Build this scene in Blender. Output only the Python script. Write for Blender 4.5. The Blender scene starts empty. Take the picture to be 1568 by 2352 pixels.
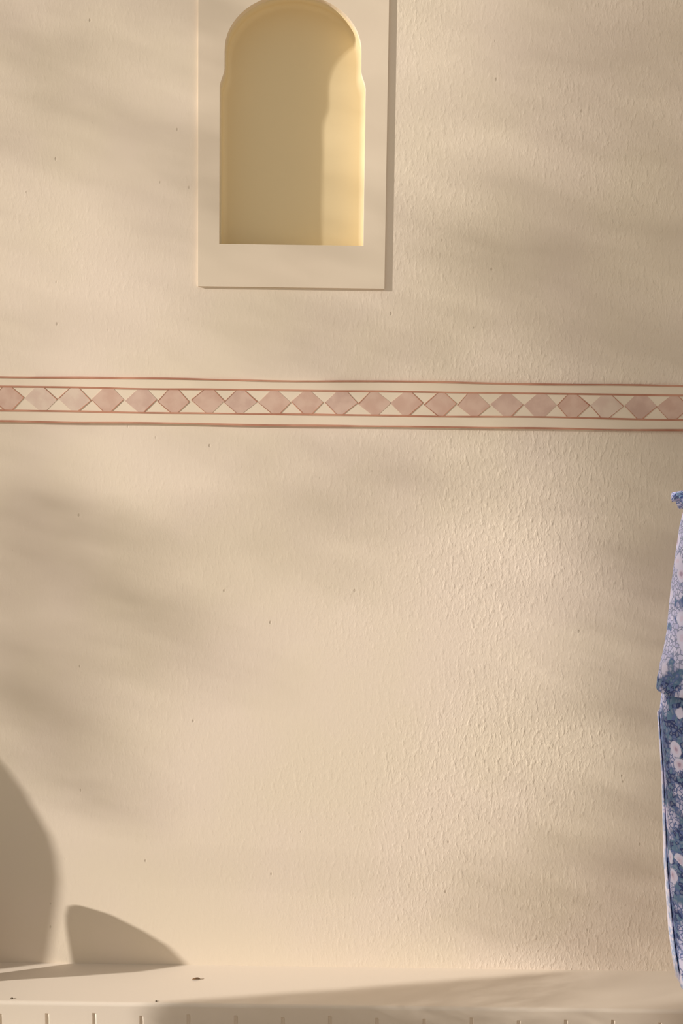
import bpy, bmesh, math, random
from mathutils import Vector, Matrix, noise
C = bpy.context.scene.collection
R = math.radians

# ------------------------------------------------------------------ camera, sky, sun, exposure
D, H, PITCH, ROLL, F = 3.2, 1.641, R(5.8), 0.0132, 2900.0
fw = Vector((0, math.cos(PITCH), -math.sin(PITCH)))
r0 = Vector((1, 0, 0)); u0 = Vector((0, math.sin(PITCH), math.cos(PITCH)))
rt = r0 * math.cos(ROLL) + u0 * math.sin(ROLL)
up = -r0 * math.sin(ROLL) + u0 * math.cos(ROLL)
CAM = Vector((0, -D, H))
cd = bpy.data.cameras.new('camera'); cam = bpy.data.objects.new('camera', cd); C.objects.link(cam)
cd.sensor_fit = 'VERTICAL'; cd.sensor_height = 36.0; cd.lens = 36.0 * F / 2352.0
cam.matrix_world = Matrix.Translation(CAM) @ Matrix((rt, up, -fw)).transposed().to_4x4()
bpy.context.scene.camera = cam

def at(px, py, Y=0.0):
    """point of the plane y=Y seen at photo pixel (px, py)"""
    d = fw * F + rt * (px - 784) - up * (py - 1176)
    return CAM + d * ((Y + D) / d.y)

def proj(p):
    v = Vector(p) - CAM; w = v.dot(fw)
    return 784 + F * v.dot(rt) / w, 1176 - F * v.dot(up) / w

SUN = Vector((3.0, 1.0, -0.87)).normalized()          # the way the sunlight travels
sd = bpy.data.lights.new('sun', 'SUN'); so = bpy.data.objects.new('sun', sd); C.objects.link(so)
sd.energy = 5.0; sd.angle = R(1.05); sd.color = (1.0, 0.94, 0.87)
so.rotation_euler = SUN.to_track_quat('-Z', 'Y').to_euler(); so.location = (-6, -4, 6)

w = bpy.data.worlds.new('world'); bpy.context.scene.world = w; w.use_nodes = True
bg = w.node_tree.nodes['Background']; bg.inputs[0].default_value = (1.0, 0.92, 0.82, 1); bg.inputs[1].default_value = 0.45
vs = bpy.context.scene.view_settings
vs.view_transform = 'Standard'; vs.look = 'None'; vs.gamma = 1.0; vs.use_curve_mapping = False
vs.exposure = 0.0

# ------------------------------------------------------------------ helpers
def srgb(r, g, b):
    f = lambda c: (c / 255 / 12.92) if c / 255 <= .04045 else ((c / 255 + .055) / 1.055) ** 2.4
    return (f(r), f(g), f(b), 1)

def mat(name, col=(.5, .5, .5, 1), rough=.9, spec=.2):
    m = bpy.data.materials.new(name); m.use_nodes = True
    b = m.node_tree.nodes['Principled BSDF']
    b.inputs['Base Color'].default_value = col; b.inputs['Roughness'].default_value = rough
    b.inputs['Specular IOR Level'].default_value = spec
    return m

class N:
    """small wrapper for node trees"""
    def __init__(s, m): s.t = m.node_tree; s.b = s.t.nodes['Principled BSDF']
    def new(s, kind, **kw):
        n = s.t.nodes.new(kind)
        for k, v in kw.items():
            if k.startswith('i_'):
                n.inputs[k[2:].replace('_', ' ')].default_value = v
            else: setattr(n, k, v)
        return n
    def l(s, a, b): s.t.links.new(a, b)
    def math(s, op, a, b=None, clamp=False):
        n = s.t.nodes.new('ShaderNodeMath'); n.operation = op; n.use_clamp = clamp
        for i, x in enumerate((a, b)):
            if x is None: continue
            if isinstance(x, (int, float)): n.inputs[i].default_value = x
            else: s.l(x, n.inputs[i])
        return n.outputs[0]
    def ramp(s, x, a, b):
        n = s.new('ShaderNodeMapRange'); n.interpolation_type = 'SMOOTHSTEP'
        n.inputs['From Min'].default_value = a; n.inputs['From Max'].default_value = b
        s.l(x, n.inputs['Value']); return n.outputs[0]
    def mix(s, f, a, b):
        n = s.t.nodes.new('ShaderNodeMix'); n.data_type = 'RGBA'
        if isinstance(f, (int, float)): n.inputs[0].default_value = f
        else: s.l(f, n.inputs[0])
        for i, x in ((6, a), (7, b)):
            if isinstance(x, tuple): n.inputs[i].default_value = x
            else: s.l(x, n.inputs[i])
        return n.outputs[2]
    def coords(s, scale=(1, 1, 1), rot=(0, 0, 0)):
        tc = s.new('ShaderNodeTexCoord'); mp = s.new('ShaderNodeMapping')
        mp.inputs['Scale'].default_value = scale; mp.inputs['Rotation'].default_value = rot
        s.l(tc.outputs['Object'], mp.inputs['Vector']); return mp.outputs[0]
    def noise(s, v, scale, detail=3, rough=.5):
        n = s.new('ShaderNodeTexNoise'); n.inputs['Scale'].default_value = scale
        n.inputs['Detail'].default_value = detail; n.inputs['Roughness'].default_value = rough
        s.l(v, n.inputs['Vector']); return n.outputs['Fac']
    def vor(s, v, scale, feature='F1', rnd=1.0):
        n = s.new('ShaderNodeTexVoronoi'); n.feature = feature
        n.inputs['Scale'].default_value = scale; n.inputs['Randomness'].default_value = rnd
        s.l(v, n.inputs['Vector']); return n

def stucco(name, c1, c2, bump=1.0, coarse=True):
    m = mat(name); n = N(m)
    v = n.coords()
    col = n.mix(n.ramp(n.noise(v, 2.3, 3), .35, .65), c1, c2)
    n.l(col, n.b.inputs['Base Color'])
    vt = n.coords((1, 1, .5), (0, R(14), 0))
    big = n.noise(vt, 82, 3, .5)                                  # trowel relief, taller than wide
    ridge = n.math('ADD', n.math('MULTIPLY', n.ramp(big, .47, .72), .75), n.math('MULTIPLY', n.ramp(n.noise(vt, 170, 2), .4, .7), .3))
    fine = n.noise(v, 260, 2)
    patch = n.ramp(n.noise(v, 1.7, 1), .3, .62)
    tc = n.new('ShaderNodeTexCoord'); sx = n.new('ShaderNodeSeparateXYZ'); n.l(tc.outputs['Object'], sx.inputs[0])
    rough_side = n.ramp(sx.outputs[0], -.3, .8)                 # the render coat is rougher on the right of the wall
    amt = n.math('MULTIPLY', n.math('ADD', n.math('MULTIPLY', patch, .35), .15), n.math('ADD', rough_side, .22))
    h = n.math('MULTIPLY', ridge, amt if coarse else .05)
    pit = n.vor(n.coords((1, 1, .6)), 24)
    pitm = n.math('SUBTRACT', 1.0, n.ramp(pit.outputs['Distance'], .03, .085))
    sel = n.new('ShaderNodeSeparateColor'); n.l(pit.outputs['Color'], sel.inputs[0])
    pitm = n.math('MULTIPLY', pitm, n.ramp(sel.outputs[0], .62, .7))
    h = n.math('SUBTRACT', h, n.math('MULTIPLY', pitm, .28 if coarse else 0.0))
    if coarse:                                                   # shade of the pits painted into the base colour
        n.l(n.mix(n.math('MULTIPLY', pitm, .5), col, (.42, .34, .25, 1)), n.b.inputs['Base Color'])
    h = n.math('ADD', h, n.math('MULTIPLY', fine, .035 if coarse else .01))
    bp = n.new('ShaderNodeBump'); bp.inputs['Strength'].default_value = 1.0
    bp.inputs['Distance'].default_value = .0017 * bump
    n.l(h, bp.inputs['Height']); n.l(bp.outputs[0], n.b.inputs['Normal'])
    return m

def mesh_obj(name, verts, faces, m, parent=None, smooth=False, mats=None, fm=None):
    me = bpy.data.meshes.new(name); me.from_pydata([tuple(v) for v in verts], [], faces); me.update()
    o = bpy.data.objects.new(name, me); C.objects.link(o)
    for x in (mats or [m]): me.materials.append(x)
    if fm:
        for p, k in zip(me.polygons, fm): p.material_index = k
    if smooth:
        for p in me.polygons: p.use_smooth = True
    bm = bmesh.new(); bm.from_mesh(me); bmesh.ops.recalc_face_normals(bm, faces=bm.faces); bm.to_mesh(me); bm.free()
    if parent:
        o.parent = parent; o.matrix_parent_inverse = Matrix.Translation(parent.location).inverted()
    return o

def empty(name, loc):
    o = bpy.data.objects.new(name, None); C.objects.link(o); o.location = loc; o.empty_display_size = .05
    return o

def tag(o, label, cat, group=None):
    o['label'] = label; o['category'] = cat
    if group: o['group'] = group
    return o

def struct(o): o['kind'] = 'structure'; return o

def box(V, Fc, x0, x1, y0, y1, z0, z1):
    b = len(V)
    V += [(x, y, z) for x in (x0, x1) for y in (y0, y1) for z in (z0, z1)]
    Fc += [tuple(b + i for i in f) for f in ((0, 1, 3, 2), (4, 6, 7, 5), (0, 4, 5, 1), (2, 3, 7, 6), (0, 2, 6, 4), (1, 5, 7, 3))]

def loft(rings, closed=True, cap0=False, cap1=False):
    V, Fc = [], []; n = len(rings[0])
    for r in rings: V += [tuple(p) for p in r]
    for i in range(len(rings) - 1):
        for j in range(n if closed else n - 1):
            k = (j + 1) % n
            Fc.append((i * n + j, i * n + k, (i + 1) * n + k, (i + 1) * n + j))
    if cap0: Fc.append(tuple(range(n))[::-1])
    if cap1: Fc.append(tuple((len(rings) - 1) * n + j for j in range(n)))
    return V, Fc

# ------------------------------------------------------------------ materials
M_wall = stucco('wall_stucco', (.80, .695, .555, 1), (.81, .695, .58, 1))
M_panel = stucco('smooth_plaster', (.775, .66, .525, 1), (.79, .68, .54, 1), .5, False)
M_recess = stucco('ochre_plaster', (.82, .68, .43, 1), (.80, .665, .42, 1), .4, False)
M_step = stucco('step_plaster', (.81, .71, .60, 1), (.80, .70, .585, 1), .5, False)
M_ground = stucco('ground_plaster', (.66, .58, .47, 1), (.62, .55, .45, 1), 1.0, False)
M_cream = stucco('cream_paint', (.80, .69, .54, 1), (.82, .70, .56, 1), .4, False)

def paint(name, a, b, sc=18):
    m = mat(name); n = N(m); v = n.coords()
    n.l(n.mix(n.ramp(n.noise(v, sc, 4), .35, .65), a, b), n.b.inputs['Base Color']); return m
M_line = paint('russet_line_paint', (.42, .19, .125, 1), (.60, .32, .22, 1), 7)
M_pinks = [paint('rose_paint_%s' % k, a, b, 30) for k, a, b in (
    ('dusty', (.60, .42, .345, 1), (.68, .50, .41, 1)), ('pale', (.68, .52, .43, 1), (.74, .60, .49, 1)),
    ('warm', (.62, .42, .335, 1), (.68, .49, .395, 1)))]

# ------------------------------------------------------------------ setting: wall, ground
STEP_Z = at(784, 2221).z
PL = at(455, 400).x; PR = (at(893, 0).x + at(883, 660).x) / 2; PB = at(670, 661).z; PT = at(670, -112).z
V, Fc = [], []
hx0, hx1, hz0, hz1 = PL + .02, PR - .02, PB + .03, PT - .03
box(V, Fc, -9, hx0, 0, .3, 0, 4.2); box(V, Fc, hx1, 5, 0, .3, 0, 4.2)
box(V, Fc, hx0, hx1, 0, .3, 0, hz0); box(V, Fc, hx0, hx1, 0, .3, hz1, 4.2)
struct(mesh_obj('wall_back', V, Fc, M_wall))
V, Fc = [], []; box(V, Fc, -14, 8, -12, .3, -.1, 0)
struct(mesh_obj('floor', V, Fc, M_ground))

# ------------------------------------------------------------------ niche: raised panel with an arched opening and its recess
NX = (at(503, 560).x + at(835, 560).x) / 2
hw_low = (at(835, 400).x - at(503, 400).x) / 2
hw_up = (at(828, 130).x - at(515, 130).x) / 2
zb = at(670, 563).z; z_step0 = at(670, 205).z; z_step1 = at(670, 160).z; z_spring = at(670, 118).z; z_top = at(670, -12).z
def opening():
    pts = [(-hw_low, zb), (-hw_low, z_step0)]
    for k in range(1, 9):
        t = k / 8; s = t * t * (3 - 2 * t)
        pts.append((-hw_low + (hw_low - hw_up) * s, z_step0 + (z_step1 - z_step0) * t))
    pts.append((-hw_up, z_spring))
    for k in range(1, 32):
        a = math.pi - math.pi * k / 32
        pts.append((hw_up * math.cos(a), z_spring + (z_top - z_spring) * math.sin(a)))
    rest = [(-x, z) for x, z in pts[:11][::-1]]
    return [(NX + x, z) for x, z in pts + rest]
OP = opening(); PP, ND = .0068, .078
root = empty('wall_niche', (NX, 0, PB))
tag(root, 'arched niche sunk in a raised rectangular cream plaster panel on the wall', 'niche')
# panel front face with the opening cut out
def panel_face(y):
    bm = bmesh.new()
    o = [bm.verts.new((x, y, z)) for x, z in OP]
    c = [bm.verts.new(p) for p in ((PL, y, PB), (PR, y, PB), (PR, y, PT), (PL, y, PT))]
    es = [bm.edges.new((o[i], o[(i + 1) % len(o)])) for i in range(len(o))] + [bm.edges.new((c[i], c[(i + 1) % 4])) for i in range(4)]
    bmesh.ops.triangle_fill(bm, edges=es, use_beauty=True)
    return bm
bm = panel_face(-PP)
fr = list(bm.faces)
res = bmesh.ops.extrude_face_region(bm, geom=fr)
bmesh.ops.translate(bm, verts=[e for e in res['geom'] if isinstance(e, bmesh.types.BMVert)], vec=(0, PP + .02, 0))
bmesh.ops.recalc_face_normals(bm, faces=bm.faces)
me = bpy.data.meshes.new('surround_panel'); bm.to_mesh(me); bm.free(); me.materials.append(M_panel)
sp = bpy.data.objects.new('surround_panel', me); C.objects.link(sp); sp.parent = root; sp.location = -root.location
bv = sp.modifiers.new('bevel', 'BEVEL'); bv.width = .0022; bv.segments = 2; bv.limit_method = 'ANGLE'; bv.angle_limit = R(50)
# recess: reveals and back
rings = []
for k in range(9):
    q = math.pi / 2 * max(0, k - 1) / 7; ins = .014 * (1 - math.cos(q)); y = .0195 if k == 0 else ND - .014 + .014 * math.sin(q)
    rings.append([(NX + (x - NX) * (1 - ins / hw_low), y, zb + (z - zb) * (1 - ins / (z_top - zb))) for x, z in OP])
V, Fc = loft(rings, True, False, True)
o2 = mesh_obj('niche_recess', V, Fc, M_recess, root, True)
o2.data.set_sharp_from_angle(angle=R(40))
# outer shell so that the recess has thickness
sol = o2.modifiers.new('solid', 'SOLIDIFY'); sol.thickness = .01; sol.offset = 1

# ------------------------------------------------------------------ painted diamond border
def zmean(a, b): return (at(0, a).z + at(1568, b).z) / 2
zl = [zmean(865, 886), zmean(888, 908), zmean(944, 962), zmean(968, 988)]
X0, X1 = -2.3, 2.6
rb = empty('painted_border', (0, 0, zl[3])); tag(rb, 'long horizontal wall border of dusty pink diamonds between russet lines', 'border')
V, Fc = [], []
BY = -.0045
SHADE_HEDGE_N = 24000
random.seed(4)
nseg = 90
def strip(za, zb_, y, wob=0.0, seed=0):
    rings = []
    for i in range(nseg + 1):
        x = X0 + (X1 - X0) * i / nseg
        d = wob * noise.noise(Vector((x * 3.1, seed, 0)))
        e = wob * .7 * noise.noise(Vector((x * 5.3, seed + 9, 0)))
        rings.append([(x, -.0003, za + d), (x, y, za + d), (x, y, zb_ + d + e), (x, -.0003, zb_ + d + e)])
    return loft(rings, True, True, True)
t = .0021
V, Fc = strip(zl[3] - .002, zl[0] + .001, BY)
mesh_obj('plaster_strip', V, Fc, M_cream, rb)
for k, z in enumerate(zl):
    V, Fc = strip(z - t, z + t, BY - .0009 - (.0006 if k in (0, 3) else 0), .003, k * 7)
    mesh_obj('painted_line', V, Fc, M_line, rb)
# diamonds
per = (at(1545, 940).x - at(18, 920).x) / 20
V, Fc, fm = [], [], []
zc = (zl[1] + zl[2]) / 2; hh = (zl[1] - zl[2]) / 2 - t
xa = at(18, 920).x - per * 16
def quad(pts, k, y=BY - .0006):
    b = len(V); V.extend((x, y, z) for x, z in pts); V.extend((x, BY + .001, z) for x, z in pts); n = len(pts)
    Fc.append(tuple(range(b, b + n))); fm.append(k)
    for i in range(n): Fc.append((b + i, b + (i + 1) % n, b + n + (i + 1) % n, b + n + i)); fm.append(k)
rj = lambda s: random.uniform(-s, s)
i = 0
while xa + per * i < X1 - .05:
    cx = xa + per * i + rj(.0015)
    if cx > X0 + .05:
        L = (cx - per / 2 + .001 + rj(.0015), zc + rj(.003)); Rr = (cx + per / 2 - .001 + rj(.0015), zc + rj(.003))
        T0 = (cx - .011 + rj(.004), zc + hh + .001); T1 = (cx + .011 + rj(.004), zc + hh + .001)
        B0 = (cx - .009 + rj(.005), zc - hh - .001); B1 = (cx + .009 + rj(.005), zc - hh - .001)
        quad([L, B0, B1, Rr, T1, T0], random.choice((0, 0, 1, 2, 2)))
        for a, b, pr in ((B0, L, .75), (B1, Rr, .85), (Rr, T1, .45), (L, T0, .3)):      # brush outlines
            if random.random() > pr: continue
            dx, dz = b[0] - a[0], b[1] - a[1]; ln = math.hypot(dx, dz); w_ = random.uniform(.0006, .0014)
            nx, nz = -dz / ln * w_, dx / ln * w_
            quad([(a[0] + nx, a[1] + nz), (a[0] - nx, a[1] - nz), (b[0] - nx * .5, b[1] - nz * .5), (b[0] + nx * .5, b[1] + nz * .5)], 3, BY - .0010)
    i += 1
mesh_obj('diamond_row', V, Fc, None, rb, mats=M_pinks + [M_line], fm=fm)

# ------------------------------------------------------------------ low plaster step along the foot of the wall
SY = at(784, 2310, 0).y
SE = .212
gx0 = at(108, 2340, -SE).x; gp = (at(1408, 2340, -SE).x - gx0) / 12
xs = []
k = -14
while gx0 + gp * k < 2.4:
    g = gx0 + gp * k
    xs += [(g - gp / 2, 0, k), (g - .0050, 0, k), (g - .0022, 1, k), (g + .0022, 1, k), (g + .0050, 0, k)]
    k += 1
rings = []
for x, g, k in xs:
    gt = STEP_Z - .024 + .003 * math.sin(k * 2.3) ; gd = .0052
    wob = .0012 * math.sin(k * 5.1)
    r = [(x, .004, STEP_Z)]
    for a in (0, 1, 2, 3, 4, 5, 6):
        th = R(90) * a / 6; rad = .009
        r.append((x, -SE + rad - rad * math.sin(th), STEP_Z - rad + rad * math.cos(th)))
    for z in (gt - .004, gt - .007, gt - .02, .03, .0):
        dd = 0 if z == gt - .004 else gd * (1 if z < gt - .01 else .8)
        r.append((x + (wob if g else 0), -SE + g * dd, z))
    r.append((x, .004, 0))
    rings.append(r)
V, Fc = loft(rings, True, True, True)
st = mesh_obj('wall_step', V, Fc, M_step)
tag(st, 'low cream plaster step with upright carved grooves along the foot of the wall', 'step')

# ------------------------------------------------------------------ crumbs on the step
M_crumb = mat('dry_leaf', srgb(120, 92, 66)); M_grit = mat('grit', srgb(112, 100, 84))
def on_step(px, py):
    d = fw * F + rt * (px - 784) - up * (py - 1176); return CAM + d * ((STEP_Z - CAM.z) / d.z)
p = on_step(450, 2250)
rings = []
for i in range(9):
    u = i / 8; ww = .0042 * math.sin(math.pi * u) ** .6 + .0002
    c = Vector((p.x + (u - .5) * .022, p.y - .002 * math.sin(u * 5), STEP_Z + .0008 + .0035 * math.sin(u * 3)))
    rings.append([c + Vector((0, math.cos(a) * ww, math.sin(a) * ww * .25)) for a in [j * math.pi / 3 for j in range(6)]])
V, Fc = loft(rings, True, True, True)
tag(mesh_obj('dried_leaf', V, Fc, M_crumb, smooth=True), 'tiny curled brown leaf scrap lying on the step', 'leaf')
for (px, py, s, lab) in ((27, 2294, .0028, 'dark grit crumb near the left end of the step'), (355, 2312, .0022, 'small grit crumb on the front edge of the step, right of the darker crumb')):
    q = on_step(px, py); rings = []
    if q.y < -SE + .010: q.y = -SE + .012
    for i in range(1, 6):
        th = math.pi * i / 6
        rings.append([(q.x + s * math.sin(th) * math.cos(a) * (1.2 + .2 * math.sin(2 * a)), q.y + s * math.sin(th) * math.sin(a), STEP_Z + s * .55 * (1 - math.cos(th)) - .0002) for a in [j * math.pi / 4 for j in range(8)]])
    V, Fc = loft(rings, True, True, True)
    tag(mesh_obj('grit_crumb', V, Fc, M_grit, smooth=True), lab, 'crumb')

# ------------------------------------------------------------------ vase and added stone standing on the step, left of the view (their shadows reach into it)
M_clay = stucco('pale_clay', (.62, .47, .33, 1), (.66, .50, .36, 1), .6, False)
M_stone = stucco('grey_stone', (.52, .46, .38, 1), (.45, .40, .33, 1), 1.0, False)
def lathe(name, prof, c, m, lab, cat, n=48):
    rings = [[(c[0] + r * math.cos(2 * math.pi * j / n), c[1] + r * math.sin(2 * math.pi * j / n), c[2] + z) for j in range(n)] for r, z in prof]
    V, Fc = loft(rings, True, True, True)
    o = mesh_obj(name, V, Fc, m, smooth=True); tag(o, lab, cat); return o
VX, VY = -1.458, -.125
prof = [(.080, 0), (.084, .008), (.094, .08), (.101, .16), (.105, .24), (.108, .30), (.111, .36), (.113, .43), (.111, .49), (.106, .54), (.097, .585), (.085, .64), (.071, .69), (.056, .73), (.043, .76), (.036, .79), (.040, .81), (.040, .817), (.031, .817), (.027, .78), (.02, .6), (.01, .5)]
lathe('clay_vase', prof, (VX, VY, STEP_Z), M_clay, 'tall egg shaped pale clay vase on the step beside the wall', 'vase')
# unseen stone added for its shadow: rings shaped by the shadow span on the wall
rings = []
YC = -.135
for z, XL, XR, b in ((0, -.68, -.60, .06), (.02, -.69, -.575, .075), (.06, -.692, -.53, .085), (.10, -.698, -.45, .09), (.14, -.705, -.385, .09), (.17, -.71, -.395, .088),
                     (.20, -.713, -.435, .08), (.22, -.713, -.49, .07), (.24, -.708, -.565, .055), (.248, -.695, -.63, .03)):
    hs = (XR - XL) / 2 / 3.162; mid = (XL + XR) / 2
    # perpendicular offset s from the base centre line
    s = (mid + 1.0 - 3 * .135) / 3.162
    cx = -1.0 + s * .316; cy = YC - s * .949
    ring = []
    for j in range(36):
        a = 2 * math.pi * j / 36; ca, sa = math.cos(a), math.sin(a)
        u = math.copysign(abs(ca) ** .85, ca) * b; v = math.copysign(abs(sa) ** .85, sa) * hs
        ring.append((cx + u * .949 + v * .316, cy + u * .316 - v * .949, STEP_Z + z))
    rings.append(ring)
V, Fc = loft(rings, True, True, True)
tag(mesh_obj('shadow_stone', V, Fc, M_stone, smooth=True), 'rounded upright grey stone added unseen beside the tall vase for its shadow', 'stone')

# unseen hedge added off to the left to cast partial shade along the step
hb = .45; k_ = hb / .87
a = Vector((-.45 - 3 * k_, -.205 - k_)); b = Vector((.51 - 3 * k_, -.025 - k_)); dirv = (b - a).normalized(); b = b + dirv * .16
nrm = Vector((dirv.y, -dirv.x))
bz = STEP_Z + hb
hedge = empty('added_shade_hedge', ((a.x + b.x) / 2, (a.y + b.y) / 2, 0)); tag(hedge, 'low clipped box hedge added unseen left of the view to shade the step', 'hedge')
HV, HF = [], []
random.seed(5)
M_box = mat('box_leaf', (.09, .15, .04, 1), .6)
for _ in range(SHADE_HEDGE_N):
    q = a + (b - a) * random.random() + nrm * random.random() ** 2.2 * .30
    c = Vector((q.x, q.y, .10 + (bz - .105) * random.random()))
    n_ = Vector((random.gauss(0, 1), random.gauss(0, 1), random.gauss(0, 1))).normalized()
    u = n_.orthogonal().normalized(); v = n_.cross(u); s0 = random.uniform(.005, .008); k = len(HV)
    HV += [c - u * s0, c + v * s0 * .6 + n_ * .001, c + u * s0, c - v * s0 * .6 + n_ * .001]; HF.append((k, k + 1, k + 2, k + 3))
mesh_obj('foliage', HV, HF, M_box, hedge)
for k in range(7):
    q = a.lerp(b, (k + .5) / 7) + nrm * .15
    V, Fc = loft([[(q.x + r_ * math.cos(j * math.pi / 3), q.y + r_ * math.sin(j * math.pi / 3), z) for j in range(6)] for z, r_ in ((0, .012), (.4, .007))], True, True, True)
    mesh_obj('stem', V, Fc, M_box, hedge)

# ------------------------------------------------------------------ tree to the left: its leaves throw the soft shade on the wall
M_leaf = paint('green_leaf', (.10, .17, .05, 1), (.16, .24, .08, 1), 3); M_bark = paint('bark', (.16, .11, .07, 1), (.23, .17, .11, 1), 9)
random.seed(11)
# clumps of foliage: where their shade lands (photo pixels), spread, tilt, amount
CL = [(60, 190, 150, 110, 0, .6), (20, 20, 110, 90, 0, .6), (360, 40, 130, 60, 10, .4), (385, 430, 50, 130, 0, .6), (250, 300, 130, 60, 10, .25),
      (0, 700, 20, 330, 0, .9), (0, 1250, 80, 200, 0, 1.5), (230, 1280, 170, 60, 42, 1.3), (180, 1480, 110, 120, 0, .7), (30, 1650, 70, 200, 0, 1.0), (230, 1720, 45, 150, 0, .8),
      (240, 1980, 45, 120, 0, .5), (830, 1190, 70, 90, 0, .55), (920, 1050, 200, 35, 0, .35), (760, 770, 150, 65, 0, .55), (560, 700, 90, 50, 0, .2),
      (1090, 610, 130, 100, -20, .8), (1250, 450, 100, 120, 0, .45), (1350, 640, 180, 190, 0, .62), (1230, 60, 120, 150, 0, .5), (1520, 180, 150, 330, 0, 1.4),
      (1500, 700, 120, 300, 0, .75), (1330, 900, 200, 80, 0, .5), (1530, 1150, 120, 220, 0, .85), (1300, 1010, 110, 60, 0, .35), (1480, 1480, 90, 240, 0, .65),
      (1510, 1800, 80, 220, 0, .8), (1480, 2110, 120, 120, 0, 1.3), (1280, 2020, 110, 110, 0, .5), (1000, 2130, 180, 50, 0, .35),
      (570, 330, 90, 330, 0, .5), (600, 330, 45, 300, 0, .6), (1700, 900, 110, 900, 0, 1.1), (700, -230, 900, 110, 0, .6), (1900, 1200, 240, 900, 0, 1.0)]
LV, LF = [], []
def leaf(c, s):
    ax = Vector((random.gauss(0, 1), random.gauss(0, 1), random.gauss(0, 1))).normalized()
    # blades lean so that they face the sun a little
    n_ = (SUN * -1 + Vector((rj(.8), rj(.8), rj(.8)))).normalized()
    u = n_.cross(ax).normalized(); v = n_.cross(u)
    b = len(LV)
    for p, q, d in ((-1, 0, 0), (-.45, .36, .05), (.25, .34, .05), (1, 0, -.1), (.25, -.34, .05), (-.45, -.36, .05), (-.1, 0, -.03)):
        LV.append(c + u * p * s + v * q * s + n_ * d * s)
    LF.extend([(b, b + 6, b + 1), (b + 1, b + 6, b + 2), (b + 2, b + 6, b + 3), (b + 3, b + 6, b + 4), (b + 4, b + 6, b + 5), (b + 5, b + 6, b)])
tips = []
for cx, cy, rx, ry, ang, am in CL:
    t0 = random.uniform(5.2, 7.0)
    area = 2 * math.pi * rx * ry / (900 * 900)           # effective m2 of a gaussian
    s0 = .021
    # wall area shaded by one leaf: about .95 s^2 * facing / cos(incidence)
    n_l = int(am * area / (1.0 * s0 * s0 * .85 / .305 * 1.05))
    ca, sa = math.cos(R(ang)), math.sin(R(ang))
    if t0: tips.append(at(cx, cy) - SUN * t0)
    for _ in range(n_l):
        gx, gy = random.gauss(0, 1) * rx, random.gauss(0, 1) * ry
        p = at(cx + gx * ca - gy * sa, cy + gx * sa + gy * ca)
        if p.z < .5 and p.x < .3: continue
        t_ = t0 + random.gauss(0, .3)
        leaf(p - SUN * t_, s0 * random.uniform(.75, 1.25))
# extra unseen leaves added toward the sun to shade the person
for _ in range(1900):
    c = Vector((.93 + random.gauss(0, .22), -.55, .85 + random.gauss(0, .42))); leaf(c - SUN * (5.8 + random.gauss(0, .3)), .021 * random.uniform(.75, 1.25))
tr_base = at(2350, 1200) - SUN * 6.3; tr_base.z = 0
tree = empty('broadleaf_tree', tr_base); tag(tree, 'leafy broadleaf tree standing left of the courtyard wall', 'tree')
mesh_obj('foliage', LV, LF, M_leaf, tree)
def tube(pts, rad, n=10):
    rings = []
    for i, p in enumerate(pts):
        d = (pts[min(i + 1, len(pts) - 1)] - pts[max(i - 1, 0)]).normalized()
        u = d.cross(Vector((.3, .9, .2))).normalized(); v = d.cross(u)
        rings.append([p + (u * math.cos(2 * math.pi * j / n) + v * math.sin(2 * math.pi * j / n)) * rad[i] for j in range(n)])
    return loft(rings, True, True, True)
fork = tr_base + Vector((.1, 0, 2.6)); top = tr_base + Vector((.15, 0, 4.6))
V, Fc = tube([tr_base, tr_base + Vector((.05, .02, 1.2)), fork, top], [.15, .12, .10, .05]); mesh_obj('trunk', V, Fc, M_bark, tree, True)
main = [Vector(q) for q in tips[::3]]
for q in main:
    s_ = fork.lerp(top, random.uniform(0, 1)); mid = s_.lerp(q, .5) + Vector((0, 0, .25))
    V, Fc = tube([s_, s_.lerp(mid, .5), mid, mid.lerp(q, .5), q], [.013, .010, .008, .005, .003], 7)
    mesh_obj('branch', V, Fc, M_bark, tree, True)
for q in tips:
    p = min(main, key=lambda m_: (m_ - q).length)
    if (p - q).length > .01:
        V, Fc = tube([p, p.lerp(q, .5) + Vector((0, 0, .04)), q], [.004, .003, .002], 6); mesh_obj('twig', V, Fc, M_bark, tree, True)

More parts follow.
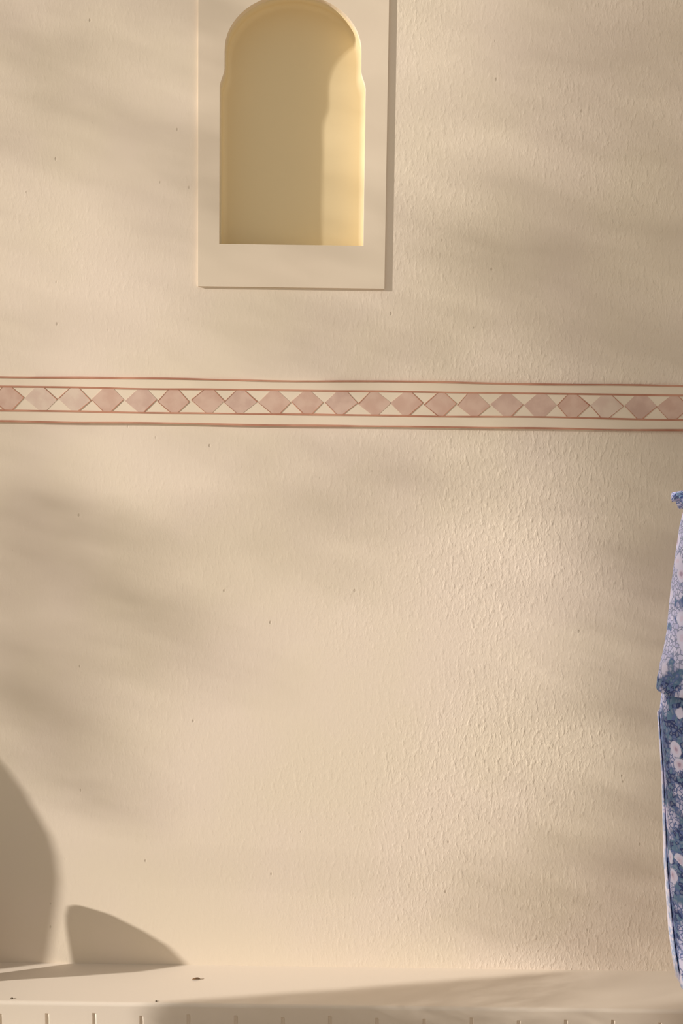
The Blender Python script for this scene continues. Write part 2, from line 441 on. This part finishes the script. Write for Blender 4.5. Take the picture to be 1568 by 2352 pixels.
# ------------------------------------------------------------------ person in a blue floral dress
PX, PY = .965, -.55
def floral(name, dark, lo=None):
    m = mat(name, rough=.85, spec=.15); n = N(m)
    v0 = n.coords()
    nz = n.new('ShaderNodeTexNoise'); nz.inputs['Scale'].default_value = 45; nz.inputs['Detail'].default_value = 2; n.l(v0, nz.inputs['Vector'])
    ad = n.new('ShaderNodeVectorMath'); ad.operation = 'MULTIPLY_ADD'
    n.l(nz.outputs['Color'], ad.inputs[0]); ad.inputs[1].default_value = (.012, .012, .012); n.l(v0, ad.inputs[2])
    v = ad.outputs[0]
    big = n.vor(v, 26); edge = n.vor(v, 105, 'DISTANCE_TO_EDGE'); small = n.vor(v, 105)
    cc = n.new('ShaderNodeSeparateColor'); n.l(small.outputs['Color'], cc.inputs[0])
    cb = n.new('ShaderNodeSeparateColor'); n.l(big.outputs['Color'], cb.inputs[0])
    pale = srgb(216, 215, 244); lilac = srgb(190, 192, 232); slate = srgb(100, 118, 172); navy = srgb(60, 72, 122); teal = srgb(102, 132, 166); pink = srgb(214, 204, 232)
    line = n.math('SUBTRACT', 1.0, n.ramp(edge.outputs['Distance'], .03, .14))
    petals = n.mix(cc.outputs[0], pale, lilac)
    base = n.mix(line, petals, srgb(142, 150, 184) if not dark else slate)
    patch = n.ramp(n.noise(v, 19, 2), .56 if not dark else .40 if lo is None else lo, .64 if not dark else (.50 if lo is None else lo + .1))       # blue ground between the sprays
    leafc = n.mix(n.ramp(cc.outputs[1], .3, .6), slate, teal)
    leafc = n.mix(n.math('MULTIPLY', n.ramp(cc.outputs[2], .55, .65), 1.0 if dark else .35), leafc, navy)
    leafc = n.mix(n.math('MULTIPLY', n.ramp(edge.outputs['Distance'], .12, .3), .55), leafc, srgb(150, 160, 188))
    col = n.mix(patch, base, leafc)
    d = big.outputs['Distance']                                                           # round blossoms with a pink heart
    fl = n.math('MULTIPLY', n.math('SUBTRACT', 1.0, n.ramp(d, .38, .46)), n.ramp(cb.outputs[0], .45, .5) if not dark else n.ramp(cb.outputs[0], .55, .6))
    ring = n.mix(n.ramp(d, .08, .16), srgb(178, 160, 190), n.mix(n.ramp(d, .2, .26), pink, pale))
    col = n.mix(fl, col, ring)
    n.l(col, n.b.inputs['Base Color'])
    wv = n.noise(v0, 900, 1); bp = n.new('ShaderNodeBump'); bp.inputs['Strength'].default_value = .25; bp.inputs['Distance'].default_value = .0006
    n.l(wv, bp.inputs['Height']); n.l(bp.outputs[0], n.b.inputs['Normal'])
    return m
M_light = floral('pale_floral_cotton', False); M_dark = floral('blue_floral_cotton', True); M_mid = floral('mid_floral_cotton', True, .5)
M_trim = mat('pale_trim_cotton'); n = N(M_trim); v = n.coords()
n.l(n.mix(n.ramp(n.vor(v, 95).outputs['Distance'], .25, .5), srgb(240, 232, 246), n.mix(n.ramp(n.noise(v, 30, 2), .45, .6), srgb(222, 220, 240), srgb(170, 186, 222))), n.b.inputs['Base Color'])
M_skin = mat('skin', (.50, .29, .19, 1), .55, .4); M_hair = mat('dark_hair', (.03, .018, .012, 1), .45, .5); M_sandal = mat('tan_leather', (.35, .2, .1, 1), .6)
M_eye = mat('eye_white', (.8, .78, .75, 1), .3, .5); M_iris = mat('iris', (.05, .03, .02, 1), .3, .5); M_lip = mat('lip', (.45, .16, .14, 1), .5, .4)
P = Vector((PX, PY, 0))
person = empty('person', P); tag(person, 'person in a blue and lilac floral dress standing at the right edge, hands clasped', 'person')
bm = bmesh.new()
def ball(c, r):
    if not isinstance(r, tuple): r = (r, r, r)
    bmesh.ops.create_uvsphere(bm, u_segments=20, v_segments=12, radius=1, matrix=Matrix.Translation(P + Vector(c)) @ Matrix.Diagonal((*r, 1)))
def cone(a, b, ra, rb_):
    a, b = Vector(a), Vector(b); d = b - a
    m4 = Matrix.Translation(P + (a + b) / 2) @ d.to_track_quat('Z', 'Y').to_matrix().to_4x4()
    bmesh.ops.create_cone(bm, cap_ends=True, segments=16, radius1=ra, radius2=rb_, depth=d.length, matrix=m4)
    ball(a, ra); ball(b, rb_)
def chain(pts, rs):
    for i in range(len(pts) - 1): cone(pts[i], pts[i + 1], rs[i], rs[i + 1])
ball((0, 0, 1.00), (.16, .11, .13)); ball((0, 0, 1.12), (.125, .09, .14)); ball((0, 0, 1.25), (.15, .10, .13)); ball((0, .01, 1.34), (.16, .075, .07))
for s in (-1, 1):
    ball((s * .065, -.055, 1.27), (.055, .04, .055)); cone((s * .05, .01, 1.372), (s * .155, .01, 1.35), .038, .038)
    chain([(s * .178, .01, 1.335), (s * .215, .03, 1.09), (s * .085, -.19, 1.03)], [.046, .037, .024])
    chain([(s * .085, 0, .95), (s * .085, -.01, .50), (s * .08, .02, .09)], [.085, .052, .034])
    ball((s * .08, .02, .43), (.043, .05, .10))
    chain([(s * .08, .02, .055), (s * .085, -.06, .045), (s * .09, -.15, .03)], [.032, .032, .024])
    for k in range(5): chain([(s * (.07 + .013 * k), -.15, .03), (s * (.07 + .0135 * k), -.185 + .005 * k, .024)], [.012, .009])
    # hand: palm slopes inward, fingers fold over the other hand
    zz = 1.03 - (.012 if s > 0 else 0); yy = -.195 - (.024 if s > 0 else 0)
    w0 = Vector((s * .085, -.19, 1.03)); pc = Vector((s * .03, yy - .012, zz - .012))
    for k in range(5): cone(w0, pc + Vector((0, -.004, .028 - .014 * k)), .017, .0115)
    for k, ln in enumerate((.068, .076, .071, .056)):
        a0 = pc + Vector((s * -.004, -.004, .028 - .019 * k)); q1 = a0 + Vector((-s * ln * .5, -.012, -.006)); q2 = q1 + Vector((-s * ln * .32, .004, -.010)); q3 = q2 + Vector((-s * ln * .14, .014, -.008))
        chain([a0, q1, q2, q3], [.0092, .0086, .0078, .0066])
    th = pc + Vector((s * .022, -.008, .026)); chain([th, th + Vector((-s * .024, -.016, .022)), th + Vector((-s * .048, -.014, .024))], [.012, .0098, .0078])
chain([(0, .015, 1.38), (0, 0, 1.475)], [.058, .05])
ball((0, .012, 1.585), (.076, .094, .105)); ball((0, -.022, 1.535), (.056, .064, .072)); ball((0, -.055, 1.487), (.026, .022, .02))
cone((0, -.083, 1.585), (0, -.104, 1.553), .007, .0105)
for s in (-1, 1):
    ball((s * .012, -.093, 1.551), .0085); ball((s * .079, .01, 1.57), (.009, .018, .03)); ball((s * .036, -.045, 1.55), (.028, .028, .03)); ball((s * .03, -.074, 1.602), (.024, .012, .008))
me = bpy.data.meshes.new('body'); bm.to_mesh(me); bm.free(); me.materials.append(M_skin)
body = bpy.data.objects.new('body', me); C.objects.link(body); body.parent = person; body.matrix_parent_inverse = Matrix.Translation(-P)
rm = body.modifiers.new('remesh', 'REMESH'); rm.mode = 'VOXEL'; rm.voxel_size = .004; rm.use_smooth_shade = True
sm = body.modifiers.new('smooth', 'SMOOTH'); sm.iterations = 7; sm.factor = .6
def sub(name, m, fn):
    global bm
    bm = bmesh.new(); fn(); me = bpy.data.meshes.new(name); bm.to_mesh(me); bm.free(); me.materials.append(m)
    for p in me.polygons: p.use_smooth = True
    o = bpy.data.objects.new(name, me); C.objects.link(o); o.parent = person; o.matrix_parent_inverse = Matrix.Translation(-P); return o
for s in (-1, 1):
    sub('eye', M_eye, lambda: ball((s * .03, -.0735, 1.588), (.0135, .010, .0075)))
    sub('iris', M_iris, lambda: ball((s * .03, -.0805, 1.588), (.0055, .0045, .0055)))
sub('lips', M_lip, lambda: (ball((0, -.0845, 1.523), (.021, .009, .0045)), ball((0, -.084, 1.516), (.017, .009, .005))))
def hair_fn():
    ball((0, .028, 1.61), (.088, .095, .10)); ball((0, .075, 1.50), (.075, .045, .13)); ball((0, .07, 1.40), (.065, .035, .12))
    for s in (-1, 1): chain([(s * .03, -.058, 1.675), (s * .072, -.02, 1.63), (s * .086, .015, 1.56), (s * .08, .04, 1.47)], [.018, .02, .018, .014])
hr = sub('hair', M_hair, hair_fn)
rm = hr.modifiers.new('remesh', 'REMESH'); rm.mode = 'VOXEL'; rm.voxel_size = .005; rm.use_smooth_shade = True
for s in (-1, 1):
    sub('sandal', M_sandal, lambda: (ball((s * .087, -.065, .009), (.045, .135, .009)), chain([(s * .045, -.10, .02), (s * .087, -.10, .066), (s * .13, -.10, .02)], [.006, .006, .006])))

# skirt: left outline follows the photographed one
def px_of_ring(a, b, z, ph=0):
    return min(proj((PX + a * math.cos(t_), PY + b * math.sin(t_), z))[0] for t_ in [math.pi * (.5 + k / 30) for k in range(31)])
def solve(px, py, ratio):
    z = at(px, py, PY).z; lo, hi = .02, .6
    for _ in range(30):
        m_ = (lo + hi) / 2
        if px_of_ring(m_, m_ * ratio, z) < px: hi = m_
        else: lo = m_
    return z, lo
outline = [(1518, 1600), (1514, 1650), (1519, 1720), (1524, 1800), (1527, 1900), (1530, 2000), (1536, 2080), (1541, 2150), (1548, 2200), (1556, 2250)]
rr = [solve(px, py, .72) for px, py in outline]
NS = 160
def ringpts(a, b, z, f, off=0.0, zsag=0.0):
    r = []
    for j in range(NS):
        th = 2 * math.pi * j / NS
        fold = f * (math.sin(th * 11 + 1.3 + 2 * z) * .6 + math.sin(th * 17 + z * 3) * .4)
        damp = .25 + .75 * (1 - abs(math.cos(th)) ** 6)       # the side seams hang straight
        k = 1 + fold * damp / a + off / a
        r.append((PX + a * k * math.cos(th), PY + b * k * math.sin(th), z + zsag * math.sin(th * 3)))
    return r
neck = [(.064, .064, 1.432, 0), (.10, .078, 1.422, 0), (.16, .092, 1.402, 0), (.188, .102, 1.37, .001), (.184, .118, 1.32, .001), (.176, .132, 1.26, .002), (.15, .112, 1.16, .003), (.145, .108, 1.11, .002)]
waist = [(.17, .125, 1.06, .006), (rr[0][1] * .94, rr[0][1] * .68, (rr[0][0] + 1.06) / 2 + .01, .008)]
rings = [ringpts(*n_) for n_ in neck + waist] + [ringpts(a_, a_ * .72, z_, .009 + .004 * i / 10) for i, (z_, a_) in enumerate(rr)]
V, Fc = loft(rings)
nb = (len(neck) - 1) * NS
bod = mesh_obj('bodice', V[:(len(neck)) * NS], [f for f in Fc if max(f) < len(neck) * NS], M_light, person, True)
off_ = (len(neck) - 1) * NS
sk = mesh_obj('skirt', V[off_:], [tuple(i - off_ for i in f) for f in Fc if min(f) >= off_], M_dark, person, True)
for o in (bod, sk):
    s_ = o.modifiers.new('solid', 'SOLIDIFY'); s_.thickness = .003; s_.offset = -1
# pale trim down the side edge and round the hem
prev = []
tr = []
for i, (z_, a_) in enumerate(rr[1:]):
    wd = .10 + .28 * min(1, i / 6)
    row = []
    rp = ringpts(a_, a_ * .72, z_, .009 + .004 * (i + 1) / 10, .002)
    c0 = math.pi * .89
    for k in range(9):
        th = c0 - .25 + (wd + .25) * k / 8
        jf = th / (2 * math.pi) * NS; j0 = int(jf) % NS; fr_ = jf - int(jf); p0, p1 = Vector(rp[j0]), Vector(rp[(j0 + 1) % NS])
        row.append(p0.lerp(p1, fr_))
    tr.append(row)
V, Fc = loft(tr, False)
o = mesh_obj('side_trim', V, Fc, M_trim, person, True); s_ = o.modifiers.new('solid', 'SOLIDIFY'); s_.thickness = .003; s_.offset = -1
z_, a_ = rr[-1]
h0 = ringpts(a_, a_ * .72, z_ + .022, .013, .004); h1 = ringpts(a_, a_ * .72, z_ - .004, .013, .004)
V, Fc = loft([h0, h1]); o = mesh_obj('hem_trim', V, Fc, M_trim, person, True); s_ = o.modifiers.new('solid', 'SOLIDIFY'); s_.thickness = .004; s_.offset = -1
# sleeves
sl_out = [(1575, 1158), (1560, 1215), (1548, 1290), (1540, 1345), (1534, 1400), (1529, 1450), (1521, 1492), (1513, 1520), (1508, 1548), (1506, 1572)]
for s in (-1, 1):
    rings = []
    for i, (px, py) in enumerate(sl_out):
        u = i / (len(sl_out) - 1)
        q = at(px, py, PY + .0)
        rad = .062 + .042 * u ** 1.5
        edge_x = q.x - PX
        cx = edge_x + rad * 1.02; cz = q.z; 
        ring = []
        for j in range(40):
            th = 2 * math.pi * j / 40
            k = 1 + .05 * u * math.sin(th * 7 + .6) * (1 - abs(math.cos(th)) ** 4)
            x_ = cx + rad * k * math.cos(th); y_ = rad * .95 * k * math.sin(th) - .015 * u
            z_ = cz + (.035 * (1 - u) * (math.cos(th) * -.2)) + (.01 * u * math.cos(th))
            ring.append((PX - s * x_ * 1.0 if s > 0 else PX + x_, PY + y_, z_))
        rings.append(ring)
    V, Fc = loft(rings)
    o = mesh_obj('sleeve', V, Fc, M_light, person, True); s_ = o.modifiers.new('solid', 'SOLIDIFY'); s_.thickness = .0025; s_.offset = -1
    # cuff band
    c0, c1 = rings[-2], rings[-1]
    mid_ = Vector((sum(p[0] for p in c1) / 40, sum(p[1] for p in c1) / 40, 0))
    def grow(r, g, dz): return [(mid_.x + (p[0] - mid_.x) * g, mid_.y + (p[1] - mid_.y) * g, p[2] + dz) for p in r]
    V, Fc = loft([grow(c0, 1.012, 0), grow(c1, 1.014, 0)])
    o = mesh_obj('cuff', V, Fc, M_mid, person, True); s_ = o.modifiers.new('solid', 'SOLIDIFY'); s_.thickness = .003; s_.offset = -1
    # shoulder ruffle: an arched frill standing out over the sleeve head
    rows = []
    tip = at(1550, 1136, PY); tx = PX - tip.x
    for i in range(7):
        u = i / 6; row = []
        for j in range(33):
            v_ = j / 32; ang = (v_ - .5) * math.pi * 1.05
            r_in = Vector((.165, math.sin(ang) * .085, 1.395 - .05 * (1 - math.cos(ang))))
            spread = max(0, math.cos(ang)) ** .7
            r_out = Vector((.165 + (tx - .165) * spread, math.sin(ang) * .125, tip.z - .004 * math.cos(ang * 1) - .06 * (1 - math.cos(ang)) + .006 * math.sin(v_ * 44)))
            p = r_in.lerp(r_out, u); p.z += .016 * math.sin(u * math.pi) * spread
            row.append((PX + s * p.x, PY + p.y + .004 * u * math.sin(v_ * 40), p.z))
        rows.append(row)
    V, Fc = loft(rows, False)
    o = mesh_obj('shoulder_ruffle', V, Fc, M_mid, person, True); s_ = o.modifiers.new('solid', 'SOLIDIFY'); s_.thickness = .006; s_.offset = 0
